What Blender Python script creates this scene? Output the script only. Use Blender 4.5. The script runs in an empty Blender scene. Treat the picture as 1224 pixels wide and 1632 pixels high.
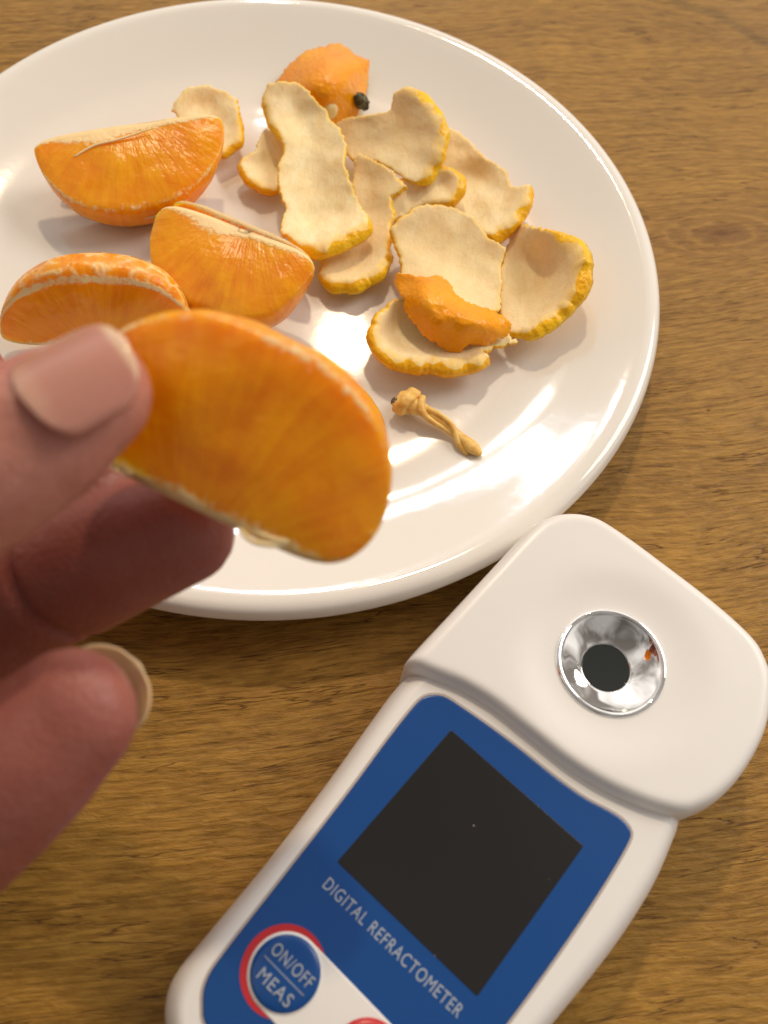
import bpy, bmesh, math, random
import numpy as np
from mathutils import Vector, Matrix, noise
from mathutils.geometry import delaunay_2d_cdt
random.seed(4); R_ = math.radians
sc = bpy.context.scene
C = sc.collection

# ------------------------------------------------------------------ camera
F = 1450.0; TH = R_(27); RO = R_(8.5); CZ = .183       # focal length in photo pixels, tilt, roll, height
CM = (Matrix.Rotation(TH, 3, 'X') @ Matrix.Rotation(RO, 3, 'Z'))
cam = bpy.data.objects.new('camera', bpy.data.cameras.new('camera')); C.objects.link(cam)
cam.matrix_world = Matrix.Translation((0, 0, CZ)) @ CM.to_4x4()
cd = cam.data; cd.sensor_fit = 'VERTICAL'; cd.sensor_height = 24; cd.lens = 24*F/1632
cd.clip_start = .005; cd.clip_end = 50
cd.dof.use_dof = True; cd.dof.focus_distance = .195; cd.dof.aperture_fstop = cd.lens/2.1
sc.camera = cam

# ------------------------------------------------------------------ room light
w = bpy.data.worlds.new('World'); sc.world = w; w.use_nodes = True
wn = w.node_tree; wn.nodes.clear()
wo = wn.nodes.new('ShaderNodeOutputWorld'); wb = wn.nodes.new('ShaderNodeBackground')
tc = wn.nodes.new('ShaderNodeTexCoord'); nz = wn.nodes.new('ShaderNodeTexNoise'); nz.inputs['Scale'].default_value = 1.7
nz.inputs['Detail'].default_value = 3
cr = wn.nodes.new('ShaderNodeValToRGB')
cr.color_ramp.elements[0].position = .40; cr.color_ramp.elements[0].color = (.26, .23, .20, 1)
cr.color_ramp.elements[1].position = .62; cr.color_ramp.elements[1].color = (1.0, .94, .87, 1)
wn.links.new(tc.outputs['Generated'], nz.inputs['Vector']); wn.links.new(nz.outputs['Fac'], cr.inputs['Fac'])
sx = wn.nodes.new('ShaderNodeSeparateXYZ'); wn.links.new(tc.outputs['Generated'], sx.inputs[0])
mr = wn.nodes.new('ShaderNodeMapRange'); wn.links.new(sx.outputs['Y'], mr.inputs[0])     # the room is brighter on its window side
mr.inputs[1].default_value = -.7; mr.inputs[2].default_value = .8; mr.inputs[3].default_value = .34; mr.inputs[4].default_value = 1.25
sc_ = wn.nodes.new('ShaderNodeVectorMath'); sc_.operation = 'SCALE'; wn.links.new(cr.outputs['Color'], sc_.inputs[0]); wn.links.new(mr.outputs[0], sc_.inputs[3])
wn.links.new(sc_.outputs[0], wb.inputs['Color']); wb.inputs['Strength'].default_value = .78
wn.links.new(wb.outputs[0], wo.inputs[0])

def area(name, direction, dist, size, power, col, target=(0, .12, .0), shape='DISK', size_y=None):
    l = bpy.data.lights.new(name, 'AREA'); l.shape = shape; l.size = size; l.energy = power; l.color = col
    if size_y: l.size_y = size_y
    o = bpy.data.objects.new(name, l); C.objects.link(o)
    d = Vector(direction).normalized(); t = Vector(target)
    o.location = t + d*dist; o.rotation_euler = d.to_track_quat('Z', 'Y').to_euler()
    return o
area('ceiling_lamp', (-.07, .60, .797), 1.5, .075, 5.2, (1, .78, .52), (-.0136, .1335, .0045))
area('hanging_lamp', (-.199, .739, .644), 1.4, .03, .35, (1, .93, .84), (.029, .118, .008))
area('far_window', (-.22, .785, .58), 1.6, .025, .5, (.74, .86, 1), (.0332, .0997, .0130), 'RECTANGLE', .08)
area('side_lamp', (.72, .50, .75), 1.6, .75, 7.5, (1, .93, .86), (0, .1, 0))

sc.view_settings.view_transform = 'Standard'; sc.view_settings.look = 'None'
sc.view_settings.exposure = .56; sc.view_settings.gamma = 1
sc.cycles.use_denoising = True
sc.cycles.max_bounces = 8
sc.render.film_transparent = False

# ------------------------------------------------------------------ helpers
def ray(px, py):
    return CM @ Vector(((px-612)/F, -(py-816)/F, -1))
def at(px, py, z=0.):
    d = ray(px, py); t = (z-CZ)/d.z; return Vector((d.x*t, d.y*t, z))
def W(x, y, d):                       # a point given in millimetres from the camera's own axes
    return Vector((0, 0, CZ)) + CM @ Vector((x, y, -d))/1000
PC = Vector((-.0354, .1532)); PR = .0947
PROF = [(0, 0.006), (0.03, 0.006), (0.05, 0.006), (0.055, 0.00603), (0.06, 0.00625), (0.065, 0.00677), (0.07, 0.00766), (0.075, 0.00891), (0.08, 0.01044), (0.085, 0.01212), (0.0895, 0.01365)]
def plate_z(x, y):
    r = math.hypot(x-PC.x, y-PC.y)
    for (a, za), (b, zb) in zip(PROF, PROF[1:]):
        if r <= b: return za+(zb-za)*(r-a)/(b-a)
    return 0.0129
def on_plate(px, py, h):              # h in mm over the plate's inner face
    z = .005+h/1000
    for _ in range(6):
        p = at(px, py, z); z = plate_z(p.x, p.y)+h/1000
    return at(px, py, z)
def tag(o, label=None, cat=None, group=None, kind=None):
    for k, v in (('label', label), ('category', cat), ('group', group), ('kind', kind)):
        if v: o[k] = v
    return o
def empty(name, loc, label, cat, group=None):
    o = bpy.data.objects.new(name, None); C.objects.link(o); o.location = loc; o.empty_display_size = .01
    return tag(o, label, cat, group)
def link(name, me, mats, parent=None, smooth=True):
    if not isinstance(mats, (list, tuple)): mats = [mats]
    for m in mats: me.materials.append(m)
    if smooth:
        me.polygons.foreach_set('use_smooth', [True]*len(me.polygons))
    o = bpy.data.objects.new(name, me); C.objects.link(o)
    if parent:
        o.parent = parent; o.matrix_parent_inverse = Matrix.Translation(-parent.location)
    return o
def pymesh(name, v, f):
    me = bpy.data.meshes.new(name); me.from_pydata([tuple(p) for p in v], [], f); me.update(); return me
def cr_spline(P, n, closed=False):    # Catmull-Rom through points (any dimension)
    P = np.array(P, float); N = len(P); out = []
    segs = N if closed else N-1
    for i in range(segs):
        if closed: a, b, c, d = P[(i-1) % N], P[i], P[(i+1) % N], P[(i+2) % N]
        else: a, b, c, d = P[max(i-1, 0)], P[i], P[i+1], P[min(i+2, N-1)]
        for k in range(n):
            t = k/n
            out.append(.5*((2*b)+(-a+c)*t+(2*a-5*b+4*c-d)*t*t+(-a+3*b-3*c+d)*t**3))
    if not closed: out.append(P[-1])
    return np.array(out)

# ------------------------------------------------------------------ materials
def mat(name, base=(.8, .8, .8), rough=.5, **kw):
    m = bpy.data.materials.new(name); m.use_nodes = True
    b = m.node_tree.nodes['Principled BSDF']
    b.inputs['Base Color'].default_value = (*base, 1); b.inputs['Roughness'].default_value = rough
    for k, v in kw.items():
        b.inputs[k.replace('_', ' ')].default_value = v
    return m, m.node_tree, b
def N(nt, t, **kw):
    n = nt.nodes.new(t)
    for k, v in kw.items():
        if k in ('Scale', 'Detail', 'Roughness', 'Distortion', 'Strength', 'Distance', 'Randomness', 'W', 'Height', 'Fac', 'Factor'): n.inputs[k].default_value = v
        else: setattr(n, k, v)
    return n
def ramp(nt, fac, stops):
    r = nt.nodes.new('ShaderNodeValToRGB'); e = r.color_ramp.elements
    while len(e) < len(stops): e.new(.5)
    for el, (p, c) in zip(e, stops): el.position = p; el.color = (*c, 1) if len(c) == 3 else c
    nt.links.new(fac, r.inputs['Fac']); return r.outputs['Color']
def mix(nt, fac, a, b, mode='MIX'):
    m = nt.nodes.new('ShaderNodeMix'); m.data_type = 'RGBA'; m.blend_type = mode
    if isinstance(fac, float): m.inputs[0].default_value = fac
    else: nt.links.new(fac, m.inputs[0])
    for i, c in ((6, a), (7, b)):
        if isinstance(c, tuple): m.inputs[i].default_value = (*c, 1)
        else: nt.links.new(c, m.inputs[i])
    return m.outputs[2]
def bump(nt, b, h, strength, dist, prev=None):
    n = nt.nodes.new('ShaderNodeBump'); n.inputs['Strength'].default_value = strength; n.inputs['Distance'].default_value = dist
    nt.links.new(h, n.inputs['Height'])
    if prev: nt.links.new(prev, n.inputs['Normal'])
    nt.links.new(n.outputs[0], b.inputs['Normal']); return n.outputs[0]
def mapping(nt, scale, rot=(0, 0, 0), src='Object', loc=(0, 0, 0)):
    t = nt.nodes.new('ShaderNodeTexCoord'); m = nt.nodes.new('ShaderNodeMapping')
    m.inputs['Scale'].default_value = scale; m.inputs['Rotation'].default_value = rot; m.inputs['Location'].default_value = loc
    nt.links.new(t.outputs[src], m.inputs['Vector']); return m.outputs[0]
def noise_(nt, vec, scale, detail=4, rough=.5, dist=0.):
    n = nt.nodes.new('ShaderNodeTexNoise'); n.inputs['Scale'].default_value = scale; n.inputs['Detail'].default_value = detail
    n.inputs['Roughness'].default_value = rough; n.inputs['Distortion'].default_value = dist
    nt.links.new(vec, n.inputs['Vector']); return n.outputs['Fac']
def sss(b, wgt, rad, scale):
    b.inputs['Subsurface Weight'].default_value = wgt; b.inputs['Subsurface Radius'].default_value = rad; b.inputs['Subsurface Scale'].default_value = scale

def wood():
    m, nt, b = mat('wood_laminate', rough=.42)
    L = nt.links
    base = mapping(nt, (1, 1, 1), (0, 0, R_(-15)))
    warp = nt.nodes.new('ShaderNodeTexNoise'); warp.inputs['Scale'].default_value = 9; warp.inputs['Detail'].default_value = 2
    L.new(base, warp.inputs['Vector'])
    sub = nt.nodes.new('ShaderNodeVectorMath'); sub.operation = 'MULTIPLY_ADD'
    L.new(warp.outputs['Color'], sub.inputs[0]); sub.inputs[1].default_value = (.0, .022, 0); L.new(base, sub.inputs[2])
    # a knot to the right of the plate bends the grain round itself
    kp = nt.nodes.new('ShaderNodeVectorMath'); kp.operation = 'SUBTRACT'
    k = at(1150, 372, 0); a = R_(-15)
    kr = (k.x*math.cos(a)-k.y*math.sin(a), k.x*math.sin(a)+k.y*math.cos(a), 0)
    L.new(base, kp.inputs[0]); kp.inputs[1].default_value = kr
    ks = nt.nodes.new('ShaderNodeVectorMath'); ks.operation = 'MULTIPLY'; L.new(kp.outputs[0], ks.inputs[0]); ks.inputs[1].default_value = (.45, 1, 1)
    kl = nt.nodes.new('ShaderNodeVectorMath'); kl.operation = 'LENGTH'; L.new(ks.outputs[0], kl.inputs[0])
    kd = kl.outputs['Value']
    kf = nt.nodes.new('ShaderNodeMapRange'); kf.interpolation_type = 'SMOOTHSTEP'
    kf.inputs[1].default_value = .002; kf.inputs[2].default_value = .022; kf.inputs[3].default_value = 1; kf.inputs[4].default_value = 0
    L.new(kd, kf.inputs[0])
    st = nt.nodes.new('ShaderNodeVectorMath'); st.operation = 'MULTIPLY'; L.new(sub.outputs[0], st.inputs[0]); st.inputs[1].default_value = (.035, 1, 1)
    broad = noise_(nt, st.outputs[0], 55, 3, .55)
    med = noise_(nt, st.outputs[0], 300, 5, .62)
    st2 = nt.nodes.new('ShaderNodeVectorMath'); st2.operation = 'MULTIPLY'; L.new(sub.outputs[0], st2.inputs[0]); st2.inputs[1].default_value = (.075, 1, 1)
    fine = noise_(nt, st2.outputs[0], 1400, 3, .6)
    st3 = nt.nodes.new('ShaderNodeVectorMath'); st3.operation = 'MULTIPLY'; L.new(sub.outputs[0], st3.inputs[0]); st3.inputs[1].default_value = (.26, 1, 1)
    wav = noise_(nt, st3.outputs[0], 760, 4, .65, .4)
    blot = noise_(nt, base, 26, 3, .6)
    c = ramp(nt, broad, [(.30, (.185, .095, .018)), (.5, (.310, .172, .036)), (.72, (.40, .235, .055))])
    c = mix(nt, .50, c, ramp(nt, med, [(.36, (.150, .072, .014)), (.52, (.33, .185, .040)), (.66, (.45, .275, .072))]))
    c = mix(nt, .36, c, ramp(nt, wav, [(.38, (.120, .057, .012)), (.50, (.32, .178, .040)), (.62, (.48, .30, .082))]))
    c = mix(nt, .32, c, ramp(nt, fine, [(.40, (.04, .018, .005)), (.6, (.42, .24, .07))]))
    c = mix(nt, .18, c, ramp(nt, blot, [(.35, (.13, .062, .014)), (.68, (.34, .19, .045))]))
    # thin dark cracks wandering along the grain: contour lines of a stretched noise, broken up by a second one
    st4 = nt.nodes.new('ShaderNodeVectorMath'); st4.operation = 'MULTIPLY'; L.new(sub.outputs[0], st4.inputs[0]); st4.inputs[1].default_value = (.075, 1, 1)
    pore = noise_(nt, st4.outputs[0], 210, 4, .55)
    pa_ = nt.nodes.new('ShaderNodeMath'); pa_.operation = 'SUBTRACT'; L.new(pore, pa_.inputs[0]); pa_.inputs[1].default_value = .5
    pb_ = nt.nodes.new('ShaderNodeMath'); pb_.operation = 'ABSOLUTE'; L.new(pa_.outputs[0], pb_.inputs[0])
    ln = ramp(nt, pb_.outputs[0], [(.0, (1, 1, 1)), (.010, (0, 0, 0))])
    gate = ramp(nt, noise_(nt, st3.outputs[0], 150, 3, .6), [(.44, (0, 0, 0)), (.54, (1, 1, 1))])
    pm = mix(nt, gate, (0., 0., 0.), ln)
    c = mix(nt, pm, c, (.105, .048, .014))
    kc = nt.nodes.new('ShaderNodeMath'); kc.operation = 'SINE'
    km = nt.nodes.new('ShaderNodeMath'); km.operation = 'MULTIPLY_ADD'; L.new(kd, km.inputs[0]); km.inputs[1].default_value = 2200
    kn = nt.nodes.new('ShaderNodeMath'); kn.operation = 'MULTIPLY'; L.new(wav, kn.inputs[0]); kn.inputs[1].default_value = 9; L.new(kn.outputs[0], km.inputs[2])
    L.new(km.outputs[0], kc.inputs[0])
    kring = ramp(nt, kc.outputs[0], [(.0, (.17, .085, .026)), (1., (.30, .165, .05))])
    kk = nt.nodes.new('ShaderNodeMath'); kk.operation = 'MULTIPLY'; L.new(kf.outputs[0], kk.inputs[0]); kk.inputs[1].default_value = .55
    c = mix(nt, kk.outputs[0], c, kring)
    kcore = ramp(nt, kd, [(.0008/1, (1, 1, 1)), (.0028, (0, 0, 0))])
    c = mix(nt, kcore, c, (.14, .06, .02))
    c = mix(nt, 1., c, (1.13, 1.05, .78), 'MULTIPLY')
    L.new(c, b.inputs['Base Color'])
    p = bump(nt, b, wav, .75, .0006)
    p = bump(nt, b, med, .45, .0006, p)
    p = bump(nt, b, fine, .5, .0003, p)
    inv = nt.nodes.new('ShaderNodeInvert'); L.new(pm, inv.inputs['Color'])
    bump(nt, b, inv.outputs[0], .6, .0002, p)
    rr = nt.nodes.new('ShaderNodeMapRange'); L.new(blot, rr.inputs[0]); rr.inputs[3].default_value = .34; rr.inputs[4].default_value = .52
    L.new(rr.outputs[0], b.inputs['Roughness'])
    b.inputs['Specular IOR Level'].default_value = .22
    return m
M_wood = wood()

def plastic(name, col, rough, bs=.08):
    m, nt, b = mat(name, col, rough)
    v = mapping(nt, (1, 1, 1)); n = noise_(nt, v, 2600, 2, .5)
    bump(nt, b, n, bs, .0001)
    n2 = noise_(nt, v, 60, 4, .6)
    nt.links.new(mix(nt, n2, tuple(x*.965 for x in col), tuple(min(1, x*1.02) for x in col)), b.inputs['Base Color'])
    return m
def ceramic():
    m, nt, b = mat('white_glazed_ceramic', (.80, .765, .71), .06)
    v = mapping(nt, (1, 1, 1)); n = noise_(nt, v, 420, 3, .55); n2 = noise_(nt, v, 60, 2, .5)
    p = bump(nt, b, n, .05, .0002); bump(nt, b, n2, .035, .001, p)
    b.inputs['Coat Weight'].default_value = .3; b.inputs['Coat Roughness'].default_value = .05
    sss(b, .12, (.004, .003, .002), 1)
    return m
M_plate = ceramic()
M_body = plastic('white_abs_plastic', (.80, .775, .75), .32)
M_blue = plastic('blue_membrane', (.003, .060, .250), .24, .04)
M_screen, _nt, _b = mat('dark_display_glass', (.015, .0145, .0145), .20)
_v = mapping(_nt, (1, 1, 1)); _b.inputs['Specular IOR Level'].default_value = .4
_sp = _nt.nodes.new('ShaderNodeTexVoronoi'); _sp.inputs['Scale'].default_value = 190; _nt.links.new(_v, _sp.inputs['Vector'])
_nt.links.new(mix(_nt, ramp(_nt, _sp.outputs['Distance'], [(.026, (1, 1, 1)), (.034, (0, 0, 0))]), (.015, .0145, .0145), (.34, .30, .26)), _b.inputs['Base Color'])
M_red = plastic('red_print', (.52, .022, .030), .28, .03)
M_print, _, _ = mat('grey_white_print', (.37, .41, .47), .4)
M_prism = mat('dark_prism_glass', (.018, .022, .022), .14)[0]
def chrome():
    m, nt, b = mat('chrome', (.92, .91, .90), .03, Metallic=1.)
    v = mapping(nt, (1, 1, 1)); n = noise_(nt, v, 70, 0, .3, .5)
    bump(nt, b, n, .9, .0036); return m
M_chrome = chrome()
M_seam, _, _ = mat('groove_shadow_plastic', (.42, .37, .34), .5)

def attr(nt, name):
    a = nt.nodes.new('ShaderNodeAttribute'); a.attribute_name = name; return a
def pulp():
    m, nt, b = mat('mandarin_pulp', (.9, .3, .02), .26)
    L = nt.links
    uv = nt.nodes.new('ShaderNodeUVMap'); uv.uv_map = 'UVMap'
    mp = nt.nodes.new('ShaderNodeMapping'); mp.inputs['Scale'].default_value = (24, 3.4, 1); L.new(uv.outputs[0], mp.inputs['Vector'])
    ves = nt.nodes.new('ShaderNodeTexVoronoi'); ves.inputs['Scale'].default_value = 1; ves.inputs['Randomness'].default_value = 1; L.new(mp.outputs[0], ves.inputs['Vector'])
    ob = mapping(nt, (1, 1, 1)); big = noise_(nt, ob, 130, 3, .5); fn = noise_(nt, ob, 900, 4, .6)
    c = ramp(nt, ves.outputs['Distance'], [(.0, (.83, .28, .001)), (.6, (.85, .31, .001)), (.98, (.90, .40, .002))])
    vs = nt.nodes.new('ShaderNodeSeparateColor'); L.new(ves.outputs['Color'], vs.inputs[0])
    c = mix(nt, .40, c, ramp(nt, vs.outputs[0], [(.0, (.74, .19, .001)), (1., (.96, .47, .004))]))
    c = mix(nt, .45, c, ramp(nt, big, [(.3, (.78, .23, .001)), (.7, (.95, .48, .003))]))
    pa = attr(nt, 'pith')
    vein = nt.nodes.new('ShaderNodeTexVoronoi'); vein.feature = 'DISTANCE_TO_EDGE'; vein.inputs['Scale'].default_value = 240
    wv = nt.nodes.new('ShaderNodeVectorMath'); wv.operation = 'MULTIPLY_ADD'
    wn_ = nt.nodes.new('ShaderNodeTexNoise'); wn_.inputs['Scale'].default_value = 200; L.new(ob, wn_.inputs['Vector'])
    L.new(wn_.outputs['Color'], wv.inputs[0]); wv.inputs[1].default_value = (.004,)*3; L.new(ob, wv.inputs[2]); L.new(wv.outputs[0], vein.inputs['Vector'])
    vm = ramp(nt, vein.outputs['Distance'], [(.0, (.9, .9, .9)), (.20, (0, 0, 0))])
    va = attr(nt, 'veins')
    vv = nt.nodes.new('ShaderNodeMath'); vv.operation = 'MULTIPLY'; L.new(mix(nt, ramp(nt, noise_(nt, ob, 260, 3, .6), [(.42, (0, 0, 0)), (.58, (1, 1, 1))]), (0., 0., 0.), vm), vv.inputs[0]); L.new(va.outputs['Fac'], vv.inputs[1])
    ad = nt.nodes.new('ShaderNodeMath'); ad.operation = 'MULTIPLY_ADD'; L.new(fn, ad.inputs[0]); ad.inputs[1].default_value = .9; L.new(pa.outputs['Fac'], ad.inputs[2])
    pf = ramp(nt, ad.outputs[0], [(.78, (0, 0, 0)), (1.2, (1, 1, 1))])
    mx = nt.nodes.new('ShaderNodeMath'); mx.operation = 'MAXIMUM'; L.new(pf, mx.inputs[0]); L.new(vv.outputs[0], mx.inputs[1])
    c = mix(nt, mx.outputs[0], c, (.92, .66, .33))
    L.new(c, b.inputs['Base Color'])
    p = bump(nt, b, ves.outputs['Distance'], .12, .0006)
    p = bump(nt, b, fn, .30, .0005, p); p = bump(nt, b, big, .35, .0022, p)
    bump(nt, b, mx.outputs[0], .35, .0004, p)
    r = nt.nodes.new('ShaderNodeMapRange'); L.new(mx.outputs[0], r.inputs[0]); r.inputs[3].default_value = .22; r.inputs[4].default_value = .6
    L.new(r.outputs[0], b.inputs['Roughness'])
    sss(b, .85, (1.0, .42, .02), .007)
    sw = nt.nodes.new('ShaderNodeMapRange'); L.new(mx.outputs[0], sw.inputs[0]); sw.inputs[3].default_value = .85; sw.inputs[4].default_value = .05
    L.new(sw.outputs[0], b.inputs['Subsurface Weight']); b.inputs['Specular IOR Level'].default_value = .4
    return m
M_pulp = pulp()
def rind():
    m, nt, b = mat('orange_rind', (.9, .4, .02), .27)
    L = nt.links; ob = mapping(nt, (1, 1, 1))
    v = nt.nodes.new('ShaderNodeTexVoronoi'); v.inputs['Scale'].default_value = 850; L.new(ob, v.inputs['Vector'])
    n = noise_(nt, ob, 90, 3, .55); fn = noise_(nt, ob, 700, 3, .6)
    ya = attr(nt, 'yellow')
    c = ramp(nt, n, [(.3, (.88, .27, .0005)), (.7, (.95, .39, .001))])
    c = mix(nt, ya.outputs['Fac'], c, ramp(nt, n, [(.3, (.94, .54, .006)), (.7, (.98, .67, .02))]))
    pore = ramp(nt, v.outputs['Distance'], [(.0, (1, 1, 1)), (.30, (0, 0, 0))])
    c = mix(nt, mix(nt, .35, (0., 0., 0.), pore), c, (.84, .30, .002))
    L.new(c, b.inputs['Base Color'])
    p = bump(nt, b, v.outputs['Distance'], .40, .0004); bump(nt, b, fn, .35, .0005, p)
    sss(b, .08, (1, .4, .05), .001); b.inputs['Specular IOR Level'].default_value = .32
    return m
M_rind = rind()
def pith():
    m, nt, b = mat('peel_pith', (.8, .6, .35), .72)
    L = nt.links; ob = mapping(nt, (1, 1, 1))
    st = mapping(nt, (1, .35, 1), (0, 0, R_(60)))
    n = noise_(nt, ob, 110, 5, .62); fn = noise_(nt, ob, 800, 4, .65); fib = noise_(nt, st, 520, 3, .6, .8)
    c = ramp(nt, n, [(.25, (.87, .64, .30)), (.5, (.93, .74, .40)), (.75, (.96, .82, .52))])
    c = mix(nt, .35, c, ramp(nt, fib, [(.3, (.76, .52, .22)), (.7, (.96, .84, .60))]))
    ta = attr(nt, 'tan'); c = mix(nt, ta.outputs['Fac'], c, ramp(nt, n, [(.3, (.68, .45, .18)), (.7, (.82, .62, .31))]))
    ya = attr(nt, 'yellow')
    c = mix(nt, ya.outputs['Fac'], c, (.92, .60, .08))
    L.new(c, b.inputs['Base Color'])
    p = bump(nt, b, n, .20, .0016); p = bump(nt, b, fib, .30, .0006, p); bump(nt, b, fn, .25, .0004, p)
    sss(b, .4, (1, .6, .25), .0018)
    return m
M_pith = pith()
M_strand, _nt, _b = mat('dried_strand', (.74, .48, .17), .6)
sss(_b, .3, (1, .6, .25), .0012)
_n = noise_(_nt, mapping(_nt, (1, 1, 1)), 500, 4, .6); bump(_nt, _b, _n, .5, .0006)
_nt.links.new(ramp(_nt, _n, [(.3, (.70, .36, .06)), (.7, (.88, .62, .20))]), _b.inputs['Base Color'])
M_fibre, _nt, _b = mat('white_fibre', (.86, .66, .36), .6); sss(_b, .4, (1, .6, .3), .001)
M_calyx, _nt, _b = mat('dry_calyx', (.06, .055, .025), .7)
_n = noise_(_nt, mapping(_nt, (1, 1, 1)), 700, 4, .6); bump(_nt, _b, _n, .8, .0008)
_nt.links.new(ramp(_nt, _n, [(.35, (.025, .022, .012)), (.65, (.16, .15, .075))]), _b.inputs['Base Color'])
def skin():
    m, nt, b = mat('skin', (.5, .25, .18), .46)
    L = nt.links; ob = mapping(nt, (1, 1, 1))
    n = noise_(nt, ob, 60, 4, .55); f = noise_(nt, ob, 520, 4, .6)
    v = nt.nodes.new('ShaderNodeTexVoronoi'); v.inputs['Scale'].default_value = 1300; L.new(ob, v.inputs['Vector'])
    c = ramp(nt, n, [(.3, (.47, .185, .135)), (.7, (.60, .265, .20))])
    ra = attr(nt, 'flush_shade')
    c = mix(nt, .30, c, ramp(nt, noise_(nt, ob, 190, 4, .65), [(.35, (.34, .10, .07)), (.65, (.66, .31, .24))])); c = mix(nt, ra.outputs['Fac'], c, (.235, .046, .034))  # fingertip flush, plus painted shade on palm side and lower fingers
    L.new(c, b.inputs['Base Color'])
    p = bump(nt, b, f, .35, .0005); bump(nt, b, v.outputs['Distance'], .3, .0003, p)
    sss(b, .55, (1, .35, .2), .0035)
    return m
M_skin = skin()
M_nail, _nt, _b = mat('fingernail', (.62, .36, .30), .13)
sss(_b, .5, (1, .45, .3), .002)
_a = attr(_nt, 'tip'); _nt.links.new(mix(_nt, _a.outputs['Fac'], (.50, .235, .18), (.72, .50, .34)), _b.inputs['Base Color'])
_n = noise_(_nt, mapping(_nt, (1, 1, 1)), 240, 3, .5); bump(_nt, _b, _n, .15, .0005)
M_nail_yel, _nt, _b = mat('nail_edge', (.72, .50, .27), .35); sss(_b, .3, (1, .6, .3), .001)

# ------------------------------------------------------------------ table
def table():
    s = .9; n = 1
    bm = bmesh.new(); g = bmesh.ops.create_cube(bm, size=1)
    bmesh.ops.scale(bm, vec=(1.6, 1.2, .03), verts=bm.verts); bmesh.ops.translate(bm, vec=(0, .35, -.015), verts=bm.verts)
    bmesh.ops.bevel(bm, geom=[e for e in bm.edges], offset=.003, segments=2, affect='EDGES')
    me = bpy.data.meshes.new('table_top'); bm.to_mesh(me); bm.free()
    o = link('table_top', me, M_wood, smooth=False); tag(o, kind='structure')
table()

# ------------------------------------------------------------------ plate
def lathe(name, prof, n=160):
    v = []; f = []
    for r, z in prof:
        for k in range(n):
            a = 2*math.pi*k/n; v.append((r*math.cos(a), r*math.sin(a), z))
    m = len(prof)
    for i in range(m-1):
        for k in range(n):
            f.append((i*n+k, i*n+(k+1) % n, (i+1)*n+(k+1) % n, (i+1)*n+k))
    f.append(tuple(range(n-1, -1, -1))); f.append(tuple((m-1)*n+k for k in range(n)))
    return pymesh(name, v, f)
def plate():
    inner = cr_spline([(.0001, .0060)]+PROF[1:]+[(.0912, 0.01405), (.0928, 0.01395), (.0940, 0.01315), (PR, .0112), (.0942, .0098), (.0928, .0084), (.0870, .0060), (.072, .0034), (.056, .0022), (.0545, .0000), (.0505, .0000), (.049, .0020), (.0001, .0020)], 5)
    me = lathe('round_plate', inner[::-1], 192)
    o = link('round_plate', me, M_plate); o.location = (PC.x, PC.y, .0003)
    tag(o, 'round white glazed plate with raised rim lying on the wooden table under the fruit', 'plate')
plate()

# ------------------------------------------------------------------ refractometer
DC = Vector((.02176, .02055, 0)); AX = Vector((.55486, .83195, 0)); PX = Vector((AX.y, -AX.x, 0))
def D(u, v, z):                       # device frame in mm
    return DC + PX*(u/1000) + AX*(v/1000) + Vector((0, 0, z/1000))
def smooth_outline(pts, n):
    return cr_spline(pts, n, True)
def inward(P):
    A = np.roll(P, 1, 0); B = np.roll(P, -1, 0); t = B-A; t /= np.linalg.norm(t, axis=1)[:, None]+1e-12
    nrm = np.c_[-t[:, 1], t[:, 0]]
    area2 = (P[:, 0]*np.roll(P[:, 1], -1)-np.roll(P[:, 0], -1)*P[:, 1]).sum()
    return nrm if area2 > 0 else -nrm
def inset_solid(name, outline, prof, mats, parent, cap_mat=0, bottom=True):
    P = np.array(outline); nin = inward(P); n = len(P); v = []; f = []
    for ins, z in prof:
        Q = P+nin*ins
        v += [D(a, b, z) for a, b in Q]
    ccw = (P[:, 0]*np.roll(P[:, 1], -1)-np.roll(P[:, 0], -1)*P[:, 1]).sum() > 0
    for i in range(len(prof)-1):
        for k in range(n):
            q = (i*n+k, i*n+(k+1) % n, (i+1)*n+(k+1) % n, (i+1)*n+k); f.append(q if ccw else q[::-1])
    top = tuple((len(prof)-1)*n+k for k in range(n)); bot = tuple(range(n))
    f.append(top if ccw else top[::-1])
    if bottom: f.append(bot[::-1] if ccw else bot)
    me = pymesh(name, v, f); o = link(name, me, mats, parent)
    me.polygons[len(f)-(2 if bottom else 1)].use_smooth = False
    return o
def rounded(pts_r, n=8):              # polygon with per-corner radius -> outline
    out = []; m = len(pts_r)
    for i in range(m):
        p = np.array(pts_r[i][:2], float); r = pts_r[i][2]
        a = np.array(pts_r[i-1][:2], float)-p; b = np.array(pts_r[(i+1) % m][:2], float)-p
        la, lb = np.linalg.norm(a), np.linalg.norm(b); a /= la; b /= lb
        ang = math.acos(max(-1, min(1, a@b))); d = min(r/math.tan(ang/2), .48*la, .48*lb)
        p0 = p+a*d; p1 = p+b*d
        for k in range(n+1):
            t = k/n; out.append((1-t)**2*p0+2*t*(1-t)*p+t*t*p1)
    return np.array(out)
def resample(P, step, closed=True):
    P = np.array(P, float); Q = np.vstack([P, P[:1]]) if closed else P
    d = np.r_[0, np.cumsum(np.linalg.norm(np.diff(Q, axis=0), axis=1))]
    n = max(8, int(d[-1]/step)); s = np.linspace(0, d[-1], n+1)
    if closed: s = s[:-1]
    return np.c_[tuple(np.interp(s, d, Q[:, k]) for k in range(Q.shape[1]))]

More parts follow.
